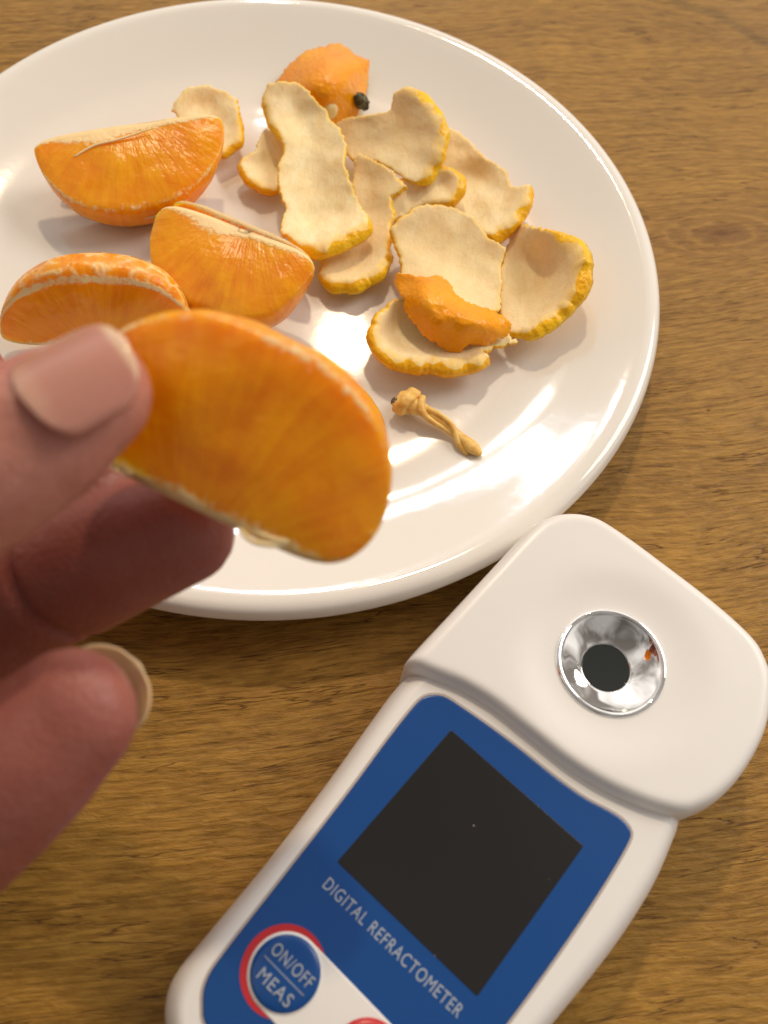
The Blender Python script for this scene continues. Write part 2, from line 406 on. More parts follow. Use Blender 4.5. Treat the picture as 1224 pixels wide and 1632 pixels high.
dev = empty('refractometer', D(0, 0, 0), 'white handheld refractometer with blue panel and chrome sample well, lying beside the plate', 'refractometer')
TOPZ = 20.5
def body():
    right = [(20.6, -51), (24.3, -47.5), (25.8, -41), (26.6, -24), (28.0, -8), (29.0, 6), (28.8, 18), (27.4, 27), (26.0, 31.5)]
    left = [(-19.2, -50.9), (-22.2, -48), (-23.7, -44.2), (-24.0, -38), (-24.6, -22), (-25.9, -6), (-27.3, 7), (-28.1, 17), (-27, 27), (-26, 31.5)]
    P = [(-14, -53.4), (1, -54.4), (15, -53.4)] + right + [(22, 34.5), (-22, 34.5)] + left[::-1]
    P = resample(cr_spline(P, 8, True), 1.0)
    r = 5.0; prof = [(1.6, .3), (.4, 1.4), (0, 4), (0, 12)]
    for k in range(1, 11):
        a = k/10*math.pi/2; prof.append((r*.80*(1-math.cos(a)), 12.0+(TOPZ-12.0)*math.sin(a)))
    return inset_solid('body', P, prof, M_body, dev)
body()
PANEL = cr_spline([(-21.2, 17.9), (-19.6, 18.9), (-17, 19.4), (-10, 20.2), (-3.5, 20.7), (4, 21.0), (10, 21.6), (15, 22.8), (17.5, 23.1), (19.3, 22.6), (20.2, 20.8), (20.9, 12), (21.2, 0), (21.0, -15), (20.2, -28), (19.4, -38), (18.6, -42), (16.6, -44.8), (13.5, -46), (0, -46.6),
      (-13.0, -46), (-16.6, -44.2), (-18.7, -41.2), (-19.4, -36), (-20.2, -22), (-21.2, -6), (-22.2, 6), (-22.6, 13), (-22.4, 16.2)], 6, True)
PANEL = resample(PANEL, .8)
inset_solid('front_panel', PANEL, [(0, TOPZ-.4), (0, TOPZ+.02), (.15, TOPZ+.16), (.35, TOPZ+.18)], M_blue, dev)
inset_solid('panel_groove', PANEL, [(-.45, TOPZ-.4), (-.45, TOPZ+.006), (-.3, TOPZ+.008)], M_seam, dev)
inset_solid('display_screen', rounded([(-14.9, 15.0, .4), (14.7, 15.0, .4), (15.1, -15.0, .4), (-15.1, -15.0, .4)]), [(0, TOPZ+.05), (0, TOPZ+.205), (.1, TOPZ+.21)], M_screen, dev)
def circle(cx, cy, r, n=64, a0=0, a1=360):
    return [(cx+r*math.cos(R_(a0+(a1-a0)*k/n)), cy+r*math.sin(R_(a0+(a1-a0)*k/n))) for k in range(n)]
# white pill around the buttons, red crescents, domed keys
B1 = (-10, -32.6); B2 = (7.6, -32.9)
pill = circle(*B1, 6.05, 40, 90, 270)+circle(*B2, 6.05, 40, -90, 90)
def crescent(c, a0, a1, r1, r0, name='red_ring'):
    n = 60; o = []; i_ = []
    for k in range(n+1):
        a = R_(a0+(a1-a0)*k/n); w_ = math.sin(math.pi*k/n)**.45
        o.append((c[0]+(r0+(r1-r0)*w_)*math.cos(a), c[1]+(r0+(r1-r0)*w_)*math.sin(a))); i_.append((c[0]+(r0-.2)*math.cos(a), c[1]+(r0-.2)*math.sin(a)))
    inset_solid(name, np.array(o+i_[::-1]), [(0, TOPZ+.1), (0, TOPZ+.215)], M_red, dev)
crescent(B1, 48, 312, 7.25, 6.05)
inset_solid('button_surround', np.array(pill), [(0, TOPZ+.1), (0, TOPZ+.26), (.12, TOPZ+.33), (.3, TOPZ+.35)], M_body, dev)
def key(c, r, m, name, ringm):
    e = inset_solid(name, np.array(circle(*c, r)), [(0, TOPZ+.1), (0, TOPZ+.5), (.12, TOPZ+.68), (.35, TOPZ+.80), (.9, TOPZ+.92), (2, TOPZ+1.02), (3.4, TOPZ+1.07), (5.0, TOPZ+1.1)], m, dev)
    inset_solid('button_collar', np.array(circle(*c, r+.22)), [(0, TOPZ+.1), (0, TOPZ+.45), (.15, TOPZ+.47)], ringm, dev)
    return e
k1 = key(B1, 5.6, M_blue, 'power_button', M_body)
key(B2, 5.5, M_red, 'zero_button', M_red)
def lettering(txt, u0, u1, vc, z, parent, hscale=None, bold=0.):
    cu = bpy.data.curves.new('lettering', 'FONT'); cu.body = txt; cu.align_x = 'LEFT'; cu.size = 1; cu.extrude = .012; cu.offset = bold; cu.space_character = 1.14
    o = bpy.data.objects.new('tmp', cu); C.objects.link(o)
    dg = bpy.context.evaluated_depsgraph_get(); me = bpy.data.meshes.new_from_object(o.evaluated_get(dg)); bpy.data.objects.remove(o)
    co = np.array([v.co[:] for v in me.vertices]); mn, mx = co.min(0), co.max(0)
    s = (u1-u0)/(mx[0]-mn[0]); hs = (hscale/(mx[1]-mn[1])) if hscale else s
    for v in me.vertices:
        p = D(u0+(v.co.x-mn[0])*s, vc+(v.co.y-(mn[1]+mx[1])/2)*hs, z+v.co.z*2); v.co = p
    return link('lettering', me, M_print, parent, smooth=False)
lettering('DIGITAL REFRACTOMETER', -14.4, 14.6, -18.45, TOPZ+.19, dev, 2.05, .0)
lettering('ON/OFF', -14.0, -5.8, -31.0, TOPZ+1.13, k1, 2.0, .0)
lettering('MEAS', -13.1, -6.5, -35.0, TOPZ+1.13, k1, 2.0, .0)
inset_solid('key_divider', np.array([(-14.2, -33.03), (-5.7, -33.03), (-5.7, -32.9), (-14.2, -32.9)]), [(0, TOPZ+1.0), (0, TOPZ+1.14)], M_print, k1)

def head():
    RC = np.array((-.6, 44.2)); RR = 10.2
    P = [(-28.9, 18.6), (-27.2, 18.5), (-24.1, 19.4), (-18.6, 21.4), (-12.1, 22.6), (-3.7, 22.9), (4, 23.2), (11.2, 24.4), (17.8, 26.4), (21.8, 28.2), (24.6, 30.0), (26.3, 32.2), (28.2, 36.6), (29.2, 42.7), (29.0, 49.9), (27.8, 55.6), (24.9, 61.9), (21.8, 65.2), (17.0, 67.6), (7.1, 68.7), (-5.6, 68.8), (-16.9, 68.4), (-21.4, 67.3), (-25.0, 64.8), (-27.7, 61.0), (-28.9, 55.6), (-29.1, 42.6), (-29.2, 30.8), (-29.3, 20.6)]
    P = resample(cr_spline(P, 8, True), .7)
    n = len(P); HZ = 23.7
    v = []; f = []
    nin = inward(P)
    rings = []
    for ins, z in [(1.2, .3), (.2, 1.5), (0, 5), (0, 18.5)]:
        rings.append([(a, b, z) for a, b in P+nin*ins])
    def dist(q):
        return np.min(np.linalg.norm(P-q, axis=1))
    T = [0, .012, .03, .055, .085, .12, .16, .21, .27, .34, .42, .50, .58, .66, .74, .81, .87, .92, .96, .985, 1.0]
    er = 2.5
    for t in T[1:]:
        ring = []
        for p in P:
            dirv = RC-p; L_ = np.linalg.norm(dirv); q = p+dirv/L_*(L_-RR)*t
            d = min(dist(q), er); rr = np.linalg.norm(q-RC)
            z = 18.5+(HZ-18.5)*math.sqrt(max(0, 1-(1-d/er)**2.3))
            # shallow round dish about the sample well
            s = min(1, max(0, (rr-RR)/10.0)); z -= .85*(.5+.5*math.cos(math.pi*s))*min(1, d/er)
            ring.append((q[0], q[1], z))
        rings.append(ring)
    for r_ in rings: v += [D(*q) for q in r_]
    for i in range(len(rings)-1):
        for k in range(n):
            f.append((i*n+k, i*n+(k+1) % n, (i+1)*n+(k+1) % n, (i+1)*n+k))
    f.append(tuple(range(n-1, -1, -1)))
    me = pymesh('sensor_head', v, f)
    h = link('sensor_head', me, M_body, dev)
    # chrome cup
    prof = [(10.5, 22.4), (10.45, 22.95), (10.25, 23.2), (9.9, 23.3), (9.5, 23.15), (9.3, 22.85), (8.6, 22.15), (7.4, 21.2), (6.2, 20.4), (5.2, 19.85), (4.75, 19.65), (4.55, 19.4)]
    prof = cr_spline(prof, 3); nn = 96; v = []; f = []
    for r_, z in prof:
        for k in range(nn):
            a = 2*math.pi*k/nn; v.append(D(RC[0]+r_*math.cos(a), RC[1]+r_*math.sin(a), z))
    for i in range(len(prof)-1):
        for k in range(nn): f.append((i*nn+k, i*nn+(k+1) % nn, (i+1)*nn+(k+1) % nn, (i+1)*nn+k))
    cup = link('sample_well', pymesh('sample_well', v, f), M_chrome, h)
    inset_solid('prism', np.array(circle(RC[0], RC[1], 4.56)), [(0, 17.5), (0, 19.4), (.1, 19.5)], M_prism, cup)
head()

# ------------------------------------------------------------------ mandarin segments
def wedge(name, E1, E2, A, thick, parent=None, label=None, cat=None, group=None, seed=0, face_tilt=0., bulge=.35, ends=2.4, split=.80, pithy=1., veins=0., concave=.16, chordpith=1., roll=0., inexp=5.):
    """Half-moon mandarin segment: E1-E2 the inner edge, A the farthest point of the outer arc."""
    E1, E2, A = Vector(E1), Vector(E2), Vector(A)
    mid = (E1+E2)/2; X = (E2-E1); Lh = X.length/2; X.normalize()
    Y = A-mid; Y -= X*Y.dot(X); H = Y.length; Y.normalize(); Z = X.cross(Y)
    if (Vector((0, 0, CZ))-mid).dot(Z) < 0: Z = -Z
    sk = (A-mid).dot(X)/Lh*.55         # skewed apex
    if roll:
        q = Matrix.Rotation(roll, 3, X); Y = q @ Y; Z = q @ Z
    NT, NS = 64, 22
    v = []; f = []; pv = []; vn = []; uv = []
    rnd = Vector((seed*7.3, seed*3.1, seed*1.7))
    for i in range(NT+1):
        tt = -1+2*i/NT; t = math.sin(tt*math.pi/2)*.998
        e = max(0, 1-abs(t)**ends)
        ro = e**.56; yi = concave*H*(1-abs(t)**1.5)*(-1 if concave < 0 else 1)*abs(1)*0+concave*H*abs(t)**2.2
        W_ = thick/2*max(.02, (1-abs(t)**2.6))**.5
        sx = t+sk*(1-t*t)*.0
        for side in (1, -1):
            rngs = range(NS+1) if side == 1 else range(NS-1, 0, -1)
            cc = .02+concave
            y_in = cc*H*(1-(1-abs(t)**inexp)**.5); y_out = cc*H+(1-cc)*H*(1-abs(t)**ends)**(1/1.9)
            for k in rngs:
                s = k/NS
                wv = (s**.85)*(1-max(0, (s-split)/(1-split))**2.0)**.5 if s > split else s**.85
                wv = max(0, wv)
                y = y_in+s*(y_out-y_in)
                z = side*W_*wv*(1-bulge*0)
                z += side*W_*bulge*math.sin(math.pi*min(1, s/split))*.35*(1-t*t)
                x = t*Lh+sk*Lh*(1-t*t)*s
                p = mid+X*x+Y*y+Z*z
                nn = noise.noise((p+rnd)*70)*.0011+noise.noise((p+rnd)*170)*.00045+noise.noise((p+rnd)*420)*.00018
                p += (X*.2+Y*.5*s+Z*side*.7)*nn
                v.append(p)
                band = math.exp(-((s-split-.02)/.055)**2)*(.62+.5*noise.noise((p+rnd)*110))*pithy
                back = (.20*pithy if s > split else 0)
                endp = max(0, (abs(t)-.90)/.1)*.42*pithy
                cp = chordpith*max(0, 1-s/(.13+.14*math.exp(-((t+.35)/.35)**2)*(chordpith > 1)))*.8*(1-abs(t)**3*.4)
                pv.append(min(1, max(band, back, endp, cp)+.10*noise.noise((p+rnd)*300)))
                vn.append(veins*(1. if s > split-.03 else 0.))
                ang = math.atan2(y+.3*H, x); uv.append((ang, math.hypot(x*.7, y)/H))
    ring = 2*NS
    for i in range(NT):
        for k in range(ring):
            f.append((i*ring+k, i*ring+(k+1) % ring, (i+1)*ring+(k+1) % ring, (i+1)*ring+k))
    f.append(tuple(range(ring-1, -1, -1))); f.append(tuple(NT*ring+k for k in range(ring)))
    me = pymesh(name, v, f)
    for an, arr in (('pith', pv), ('veins', vn)):
        a = me.attributes.new(an, 'FLOAT', 'POINT'); a.data.foreach_set('value', arr)
    ul = me.uv_layers.new(name='UVMap')
    for l in me.loops: ul.data[l.index].uv = uv[l.vertex_index]
    me.calc_loop_triangles()
    bm = bmesh.new(); bm.from_mesh(me); bmesh.ops.recalc_face_normals(bm, faces=bm.faces); bm.to_mesh(me); bm.free()
    o = link(name, me, M_pulp, parent)
    if label: tag(o, label, cat or 'orange segment', group or 'loose mandarin segments')
    return o
def tube(name, pts, radii, m, parent=None, n=10, sub=6, oval=1.):
    P = cr_spline(pts, sub); Rr = cr_spline([[r] for r in radii], sub)[:, 0]; v = []; f = []
    up = Vector((.1, .2, 1)).normalized()
    for i, p in enumerate(P):
        a = Vector(P[max(i-1, 0)]); b = Vector(P[min(i+1, len(P)-1)]); t = (b-a).normalized()
        s = t.cross(up).normalized(); u = s.cross(t)
        for k in range(n):
            an = 2*math.pi*k/n; v.append(Vector(p)+s*math.cos(an)*Rr[i]+u*math.sin(an)*Rr[i]*oval)
    m_ = len(P)
    for i in range(m_-1):
        for k in range(n): f.append((i*n+k, i*n+(k+1) % n, (i+1)*n+(k+1) % n, (i+1)*n+k))
    f.append(tuple(range(n-1, -1, -1))); f.append(tuple((m_-1)*n+k for k in range(n)))
    return link(name, pymesh(name, v, f), m, parent)

OP = on_plate
# upper-left pair, still joined along the white core
gA = empty('mandarin_wedge', OP(200, 300, 0), 'thick mandarin wedge at the upper left of the plate, white core edge on top', 'orange wedge', 'mandarin wedges still joined in pairs')
wedge('segment', OP(50, 222, 15), OP(350, 176, 17), OP(218, 358, 4.5), .013, gA, seed=1, pithy=.7, split=.88, chordpith=1.4, concave=.10, ends=2.3)
wedge('segment', OP(84, 228, 13), OP(318, 182, 15), OP(200, 345, -3), .012, gA, seed=2, pithy=.5, roll=R_(15), concave=.2)
# middle pair
gB = empty('mandarin_wedge', OP(390, 430, 0), 'mandarin wedge in the middle of the plate, white core edge toward the peels', 'orange wedge', 'mandarin wedges still joined in pairs')
wedge('segment', OP(262, 318, 15), OP(508, 408, 17), OP(352, 520, 5), .014, gB, seed=3, pithy=.35, split=.88, concave=.12, chordpith=1.25, ends=2.8)
wedge('segment', OP(275, 308, 14), OP(498, 398, 15), OP(400, 480, -2), .013, gB, seed=4, pithy=.5, roll=R_(13), concave=.2)
for pts, rs in (([(282, 400, 12.8), (278, 430, 11.8), (296, 462, 11), (325, 496, 9.5)], [.0003, .0003, .0003, .0003]),
                ([(284, 398, 12.8), (304, 425, 12.3), (300, 470, 10.8)], [.0003, .0003, .0002])):
    tube('pith_fibre', [OP(*p) for p in pts], rs, M_fibre, gB, 8)
for pts, rs in (([(118, 250, 15.2), (150, 232, 16), (190, 222, 16.4), (240, 205, 17)], [.0002, .0003, .0003, .0002]),
                ([(180, 342, 7.5), (215, 348, 7), (262, 340, 7.6), (300, 318, 9)], [.0002, .0003, .0003, .0001])):
    tube('pith_fibre', [OP(*p) for p in pts], rs, M_fibre, gA, 8)
# left segment, rounded back up
wedge('mandarin_segment', OP(6, 552, 3), OP(312, 545, 4), OP(150, 404, 21), .0135, None, 'veiny-backed mandarin segment at the left of the plate, partly behind the thumb', 'orange segment', seed=5, veins=1., pithy=1.1, split=.78, concave=.1, ends=2.5)
# one lying behind the held segment
wedge('mandarin_segment', OP(440, 640, 4), OP(600, 745, 4), OP(548, 598, 9), .012, None, 'mandarin segment on the plate almost hidden behind the segment held in the fingers', 'orange segment', seed=6, pithy=.5, concave=.03)

# ------------------------------------------------------------------ held segment
def PXD(px, py, d):
    return W((px-612)/F*d, -(py-816)/F*d, d)
hs = wedge('held_segment', PXD(84, 704, 118), PXD(562, 932, 118), PXD(450, 530, 119), .0115, None, 'single mandarin segment held up between thumb and fingertips above the plate', 'orange segment', seed=8, pithy=.62, split=.89, ends=2.5, concave=.34, chordpith=.95, inexp=7.)
tube('pith_fibre', [PXD(372, 832, 118), PXD(398, 860, 117), PXD(430, 868, 117), PXD(468, 868, 118)], [.0003, .00035, .0004, .0003], M_fibre, hs, 8)
tube('pith_fibre', [PXD(366, 826, 118), PXD(405, 846, 117.5), PXD(440, 860, 117), PXD(480, 866, 118)], [.0003, .0003, .0003, .0003], M_fibre, hs, 8)

# ------------------------------------------------------------------ peels
def tps(pts, vals):
    P = np.array(pts, float)/100; V = np.array(vals, float); n = len(P)
    d = np.linalg.norm(P[:, None]-P[None], axis=2); K = np.where(d > 0, d*d*np.log(d+1e-9), 0)
    A = np.zeros((n+3, n+3)); A[:n, :n] = K+np.eye(n)*.02; A[:n, n] = 1; A[:n, n+1:] = P; A[n, :n] = 1; A[n+1:, :n] = P.T
    B = np.zeros((n+3, V.shape[1])); B[:n] = V; S = np.linalg.solve(A, B)
    def fn(Q):
        Q = np.array(Q, float)/100; d = np.linalg.norm(Q[:, None]-P[None], axis=2); K = np.where(d > 0, d*d*np.log(d+1e-9), 0)
        return K@S[:n]+S[n]+Q@S[n+1:]
    return fn
def inside(q, P):
    x, y = q; c = False; j = len(P)-1
    for i in range(len(P)):
        if (P[i][1] > y) != (P[j][1] > y) and x < (P[j][0]-P[i][0])*(y-P[i][1])/(P[j][1]-P[i][1])+P[i][0]: c = not c
        j = i
    return c
def peel(name, outline, inner, conv, label=None, parent=None, rind_up=False, th=2.0, rag=2.2, seed=1, step=3.8, wr=.35, yellow=.3, group=None, tan=0.):
    """outline: (x, y, height mm, rind band mm); inner: (x, y, height mm)"""
    s, ox, oy = conv
    O = [(x/s+ox, y/s+oy, h, b) for x, y, h, b in outline]; I = [(x/s+ox, y/s+oy, h) for x, y, h in inner]
    ctrl = [(a, b) for a, b, _, _ in O]+[(a, b) for a, b, _ in I]
    vals = [(h, b) for _, _, h, b in O]+[(h, th) for _, _, h in I]
    fn = tps(ctrl, vals)
    B = resample(np.array([(a, b) for a, b, _, _ in O]), step*.75)
    # soften and then tear the outline
    B = (np.roll(B, 1, 0)+2*B+np.roll(B, -1, 0))/4
    nin = inward(B)
    bw = np.clip(1.3-(fn(B)[:, 1]-2.0)/1.4, .15, 1)
    B2 = np.array([b+n_*rag*(.2+.8*w_)*(noise.noise(Vector((b[0]*.05, b[1]*.05, seed*3.3)))+1.0*noise.noise(Vector((b[0]*.14, b[1]*.14, seed*5.1)))+w_**2*1.1*noise.noise(Vector((b[0]*.55, b[1]*.55, seed*4.1)))+1.1*max(0, noise.noise(Vector((b[0]*.33, b[1]*.33, seed*2.1)))-.15)) for b, n_, w_ in zip(B, nin, bw)])
    nb = len(B2); pts = [Vector(p) for p in B2]
    x0, y0 = B2.min(0); x1, y1 = B2.max(0)
    y = y0; row = 0
    while y < y1:
        x = x0+(step/2 if row % 2 else 0)
        while x < x1:
            if inside((x, y), B2) and np.min(np.linalg.norm(B2-(x, y), axis=1)) > step*.6:
                pts.append(Vector((x, y)))
            x += step
        y += step*.87; row += 1
    V2, E2, F2, ov, oe, of_ = delaunay_2d_cdt(pts, [(i, (i+1) % nb) for i in range(nb)], [], 1, 1e-4)
    Q = np.array([p[:] for p in V2]); hb = fn(Q)
    # boundary vertex ids after cdt
    bid = [None]*nb
    for vi, orig in enumerate(ov):
        for o_ in orig:
            if o_ < nb: bid[o_] = vi
    top = []
    for (px, py), (h, b) in zip(Q, hb):
        h = max(.6, h)+wr*(noise.noise(Vector((px*.03, py*.03, seed)))*1.2+.12*noise.noise(Vector((px*.09, py*.09, seed+9))))
        top.append(OP(px, py, max(.4, h)))
    tri = []
    for t in F2:
        for k in range(1, len(t)-1): tri.append((t[0], t[k], t[k+1]))
    T = np.array([p[:] for p in top]); nv = len(T); nr = np.zeros((nv, 3)); ff = []
    for a, b, c in tri:
        n_ = np.cross(T[b]-T[a], T[c]-T[a])
        if n_[2] < 0: b, c = c, b; n_ = -n_
        ff.append((a, b, c)); nr[a] += n_; nr[b] += n_; nr[c] += n_
    nr /= np.linalg.norm(nr, axis=1)[:, None]+1e-15
    for _ in range(7):                 # relax normals
        m2 = nr.copy()
        for a, b, c in ff:
            m2[a] += .2*(nr[b]+nr[c]); m2[b] += .2*(nr[a]+nr[c]); m2[c] += .2*(nr[a]+nr[b])
        nr = m2/np.linalg.norm(m2, axis=1)[:, None]
    bandw = np.clip(hb[:, 1], 1.2, 6)/1000
    thick = np.clip(.65+(hb[:, 1]-1.8)*.8, .65, 2.0)/1000
    bot = T-nr*thick[:, None]
    for i in range(nv):
        zmin = plate_z(bot[i, 0], bot[i, 1])+.0004+.0002*((i*7) % 5)/5
        if bot[i, 2] < zmin: bot[i, 2] = min(zmin, T[i, 2]-.0003)
    verts = list(T)+list(bot); faces = list(ff); mi = [0]*len(ff)
    faces += [(a+nv, c+nv, b+nv) for a, b, c in ff]; mi += [1]*len(ff)
    # torn side: two strips with an outward bulge; upper strip stays pith, lower strip is rind
    cen = T.mean(0)
    mids = []; mids2 = []
    Bn = len(bid)
    for k in range(Bn):
        i = bid[k]; a = T[bid[k-1]]; b = T[bid[(k+1) % Bn]]; tg = b-a; tg /= np.linalg.norm(tg)+1e-12
        out = np.cross(tg, nr[i]); out /= np.linalg.norm(out)+1e-12
        if k == 0:
            pass
        mids.append(out)
    sgn = sum(np.sign((T[bid[k]]-cen)@mids[k]) for k in range(Bn)); sg = 1 if sgn > 0 else -1
    mids = np.array(mids)*sg; nb_ = nr[bid].copy()
    for _ in range(10):
        mids = (np.roll(mids, 1, 0)+mids*2+np.roll(mids, -1, 0))/4; nb_ = (np.roll(nb_, 1, 0)+nb_*2+np.roll(nb_, -1, 0))/4
    start = len(verts)
    for fn_, fo_, fb_ in ((.15, .16, .12), (.55, .34, .42), (.85, .22, .62)):
        for k in range(Bn):
            i = bid[k]; tw = thick[i]; ex = max(0, bandw[i]-.002)*1.45
            q_ = B2[k % nb]; te = 1.
            if fn_ < .2 and ex > .0003: te = max(.1, 1+2.4*noise.noise(Vector((q_[0]*.05, q_[1]*.05, seed+40)))+.45*noise.noise(Vector((q_[0]*.22, q_[1]*.22, seed+50))))
            p = T[i]-nb_[k]*(tw*fn_+ex*fb_*.75*te)+mids[k]*(tw*fo_+ex*(.18+fo_)*.85*te)
            if fn_ > .2: p[2] = max(p[2], plate_z(p[0], p[1])+.0004)
            verts.append(p)
    for k in range(Bn):
        a, b = bid[k], bid[(k+1) % Bn]; m1, m2 = start+k, start+(k+1) % Bn; l1, l2 = m1+Bn, m2+Bn; r1, r2 = l1+Bn, l2+Bn
        for q, m_ in (((a, b, m2, m1), 0), ((m1, m2, l2, l1), 1), ((l1, l2, r2, r1), 1), ((r1, r2, b+nv, a+nv), 1)):
            faces.append(q); mi.append(m_)
    if rind_up: mi = [1-m_ for m_ in mi]
    me = pymesh(name, verts, faces)
    yv = np.zeros(len(verts)); bset = set(bid)
    dB = np.array([np.min(np.linalg.norm(B2-q, axis=1)) for q in Q])
    for i in range(nv):
        edge = max(0, 1-dB[i]/7.)
        yv[i] = (.0 if rind_up else .55*edge**2*(.5+noise.noise(Vector((Q[i][0]*.07, Q[i][1]*.07, 3+seed))))) ; yv[i+nv] = yellow
        if rind_up: yv[i] = .05
    yv[2*nv:2*nv+Bn] = .6; yv[2*nv+Bn:] = yellow+.15
    a = me.attributes.new('yellow', 'FLOAT', 'POINT'); a.data.foreach_set('value', np.clip(yv, 0, 1))
    a = me.attributes.new('tan', 'FLOAT', 'POINT'); a.data.foreach_set('value', [tan]*len(verts))
    bm = bmesh.new(); bm.from_mesh(me); bmesh.ops.recalc_face_normals(bm, faces=bm.faces); bm.to_mesh(me); bm.free()
    o = link(name, me, [M_pith, M_rind], parent)
    me.polygons.foreach_set('material_index', mi)
    if label: tag(o, label, 'orange peel', group or 'torn orange peels on the plate')
    return o
Z1 = (3.06, 0, 60); Z2 = (2.448, 360, 50); Z3 = (2.914, 560, 330)

peel('orange_peel', [(835, 350, 9, 2), (872, 298, 10, 2), (920, 240, 11, 2), (985, 238, 11, 2), (1050, 245, 10, 2), (1150, 290, 9, 2.2), (1150, 360, 9, 2.5), (1158, 430, 8, 3), (1150, 495, 7, 3.4), (1075, 556, 7, 3.4), (1050, 520, 6, 2), (980, 420, 7, 2), (880, 390, 8, 2)],
     [(1040, 330, 7), (1060, 430, 5.5), (960, 330, 8.5)], Z1, 'small peel scrap, pith side up, tucked behind the upper left mandarin wedge', seed=2)
p1 = peel('orange_peel', [(195, 195, 3, 2), (250, 125, 4, 2), (300, 85, 5, 2), (360, 60, 5, 2), (430, 45, 5, 2), (470, 60, 5, 2), (500, 88, 5, 2), (562, 108, 3.5, 2), (556, 180, 3, 2), (548, 240, 2.5, 2), (515, 330, 1.5, 2), (440, 360, 2, 2), (330, 400, 1.5, 2), (225, 400, 1.5, 2), (160, 350, 1.2, 2), (165, 270, 2, 2)],
     [(390, 130, 13), (440, 200, 13), (350, 210, 13.5), (290, 230, 10), (480, 120, 10), (400, 290, 9), (480, 260, 8), (290, 150, 9)], Z2, 'domed orange peel cap with a dry green stem scar, rind side up', rind_up=True, seed=3, wr=.5)
def calyx():
    c = OP(576, 162, 5.2); bm = bmesh.new()
    bmesh.ops.create_icosphere(bm, subdivisions=4, radius=1)
    for v in bm.verts:
        a = math.atan2(v.co.y, v.co.x); lob = 1+.28*math.cos(5*a)*(1-v.co.z**2)
        v.co = Vector((v.co.x*.0021*lob, v.co.y*.0026*lob, v.co.z*.0018))*(1+.25*noise.noise(v.co*3))
        v.co = Matrix.Rotation(R_(-50), 3, 'X').to_3x3() @ (Matrix.Rotation(R_(35), 3, 'Y') @ v.co)+c
    me = bpy.data.meshes.new('stem_scar'); bm.to_mesh(me); bm.free(); link('stem_scar', me, M_calyx, p1)
calyx()
# large pith side up peel at right
peel('orange_peel', [(835, 400, 5, 2), (870, 375, 6, 2), (905, 395, 6, 2), (960, 440, 6, 2), (1000, 490, 6, 2), (1085, 540, 6, 2), (1112, 605, 6, 2), (1178, 598, 9, 3), (1160, 650, 9, 4), (1125, 705, 8, 4.5), (1040, 790, 7, 4.5), (1010, 780, 6, 3), (900, 700, 3, 2), (860, 620, 2, 2), (800, 560, 2, 2), (790, 480, 3, 2)],
     [(950, 560, 2.5), (1020, 640, 3.5), (880, 480, 4), (1060, 600, 4.5), (960, 680, 3)], Z2, 'broad wrinkled peel, pith side up, with a pointed orange tip', seed=4, wr=.7)
# leaning peel with rolled right edge
peel('orange_peel', [(428, 362, 7, 2), (480, 335, 9, 2), (560, 330, 11, 2), (645, 312, 12, 2), (655, 240, 15, 2), (690, 226, 16, 2.8), (752, 268, 16, 4.6), (800, 330, 15.5, 5), (822, 395, 14, 5), (808, 470, 12, 5), (775, 560, 9, 4.4), (740, 592, 8, 2), (700, 572, 8, 2), (640, 532, 7, 2), (580, 500, 6, 2), (500, 500, 5, 2), (460, 460, 5, 2)],
     [(600, 430, 7.5), (700, 400, 10), (720, 500, 8.5), (540, 420, 7), (750, 360, 12.5)], Z2, 'upright curled peel with a thick yellow rolled edge, standing in the middle of the pile', seed=5, wr=.4, yellow=.8, rag=1.4, tan=0.36)
# strip under the long peel
peel('orange_peel', [(500, 500, 7, 2), (520, 478, 8, 2), (560, 492, 8.5, 2), (640, 545, 8.5, 2), (700, 605, 8, 2.5), (642, 642, 7, 2.5), (640, 745, 5, 2.5), (612, 845, 6, 3.5), (625, 862, 6, 3.5), (590, 925, 6.5, 4.2), (500, 968, 6.5, 4.5), (420, 972, 5.5, 4), (372, 940, 5, 3), (400, 850, 2, 2), (480, 800, 2.5, 2), (500, 650, 4, 2)],
     [(550, 700, 3), (520, 870, 2.5), (580, 580, 6), (440, 900, 3)], Z2, 'narrow yellow-ended peel strip lying under the long pale peel', seed=6, yellow=.9, rag=3.2, tan=0.27)
# little piece at left of long peel
peel('orange_peel', [(150, 385, 7, 2), (205, 385, 7, 2), (235, 420, 6, 2), (240, 600, 4, 2), (190, 612, 5, 3), (150, 600, 5.5, 3.2), (90, 565, 6, 3.2), (62, 520, 6, 3), (68, 495, 6, 2), (115, 475, 6.5, 2), (130, 420, 7, 2)],
     [(170, 500, 3.5), (130, 530, 4)], Z2, 'small bumpy peel fragment sticking out at the left of the long pale peel', seed=7, wr=.6)
# curled small strip
peel('orange_peel', [(640, 650, 6, 2), (662, 610, 7, 3), (720, 575, 7, 3), (800, 560, 9, 3), (822, 545, 9, 3), (870, 552, 9, 3.2), (905, 575, 9, 3.6), (900, 610, 8.5, 4), (870, 650, 7, 3.6), (800, 660, 6, 3), (720, 700, 3, 2), (645, 738, 3, 2)],
     [(760, 620, 5), (850, 600, 6), (700, 660, 3.5)], Z2, 'small curled orange peel strip wedged between the upright peel and the two lower peels', seed=8, yellow=.35, wr=.5)
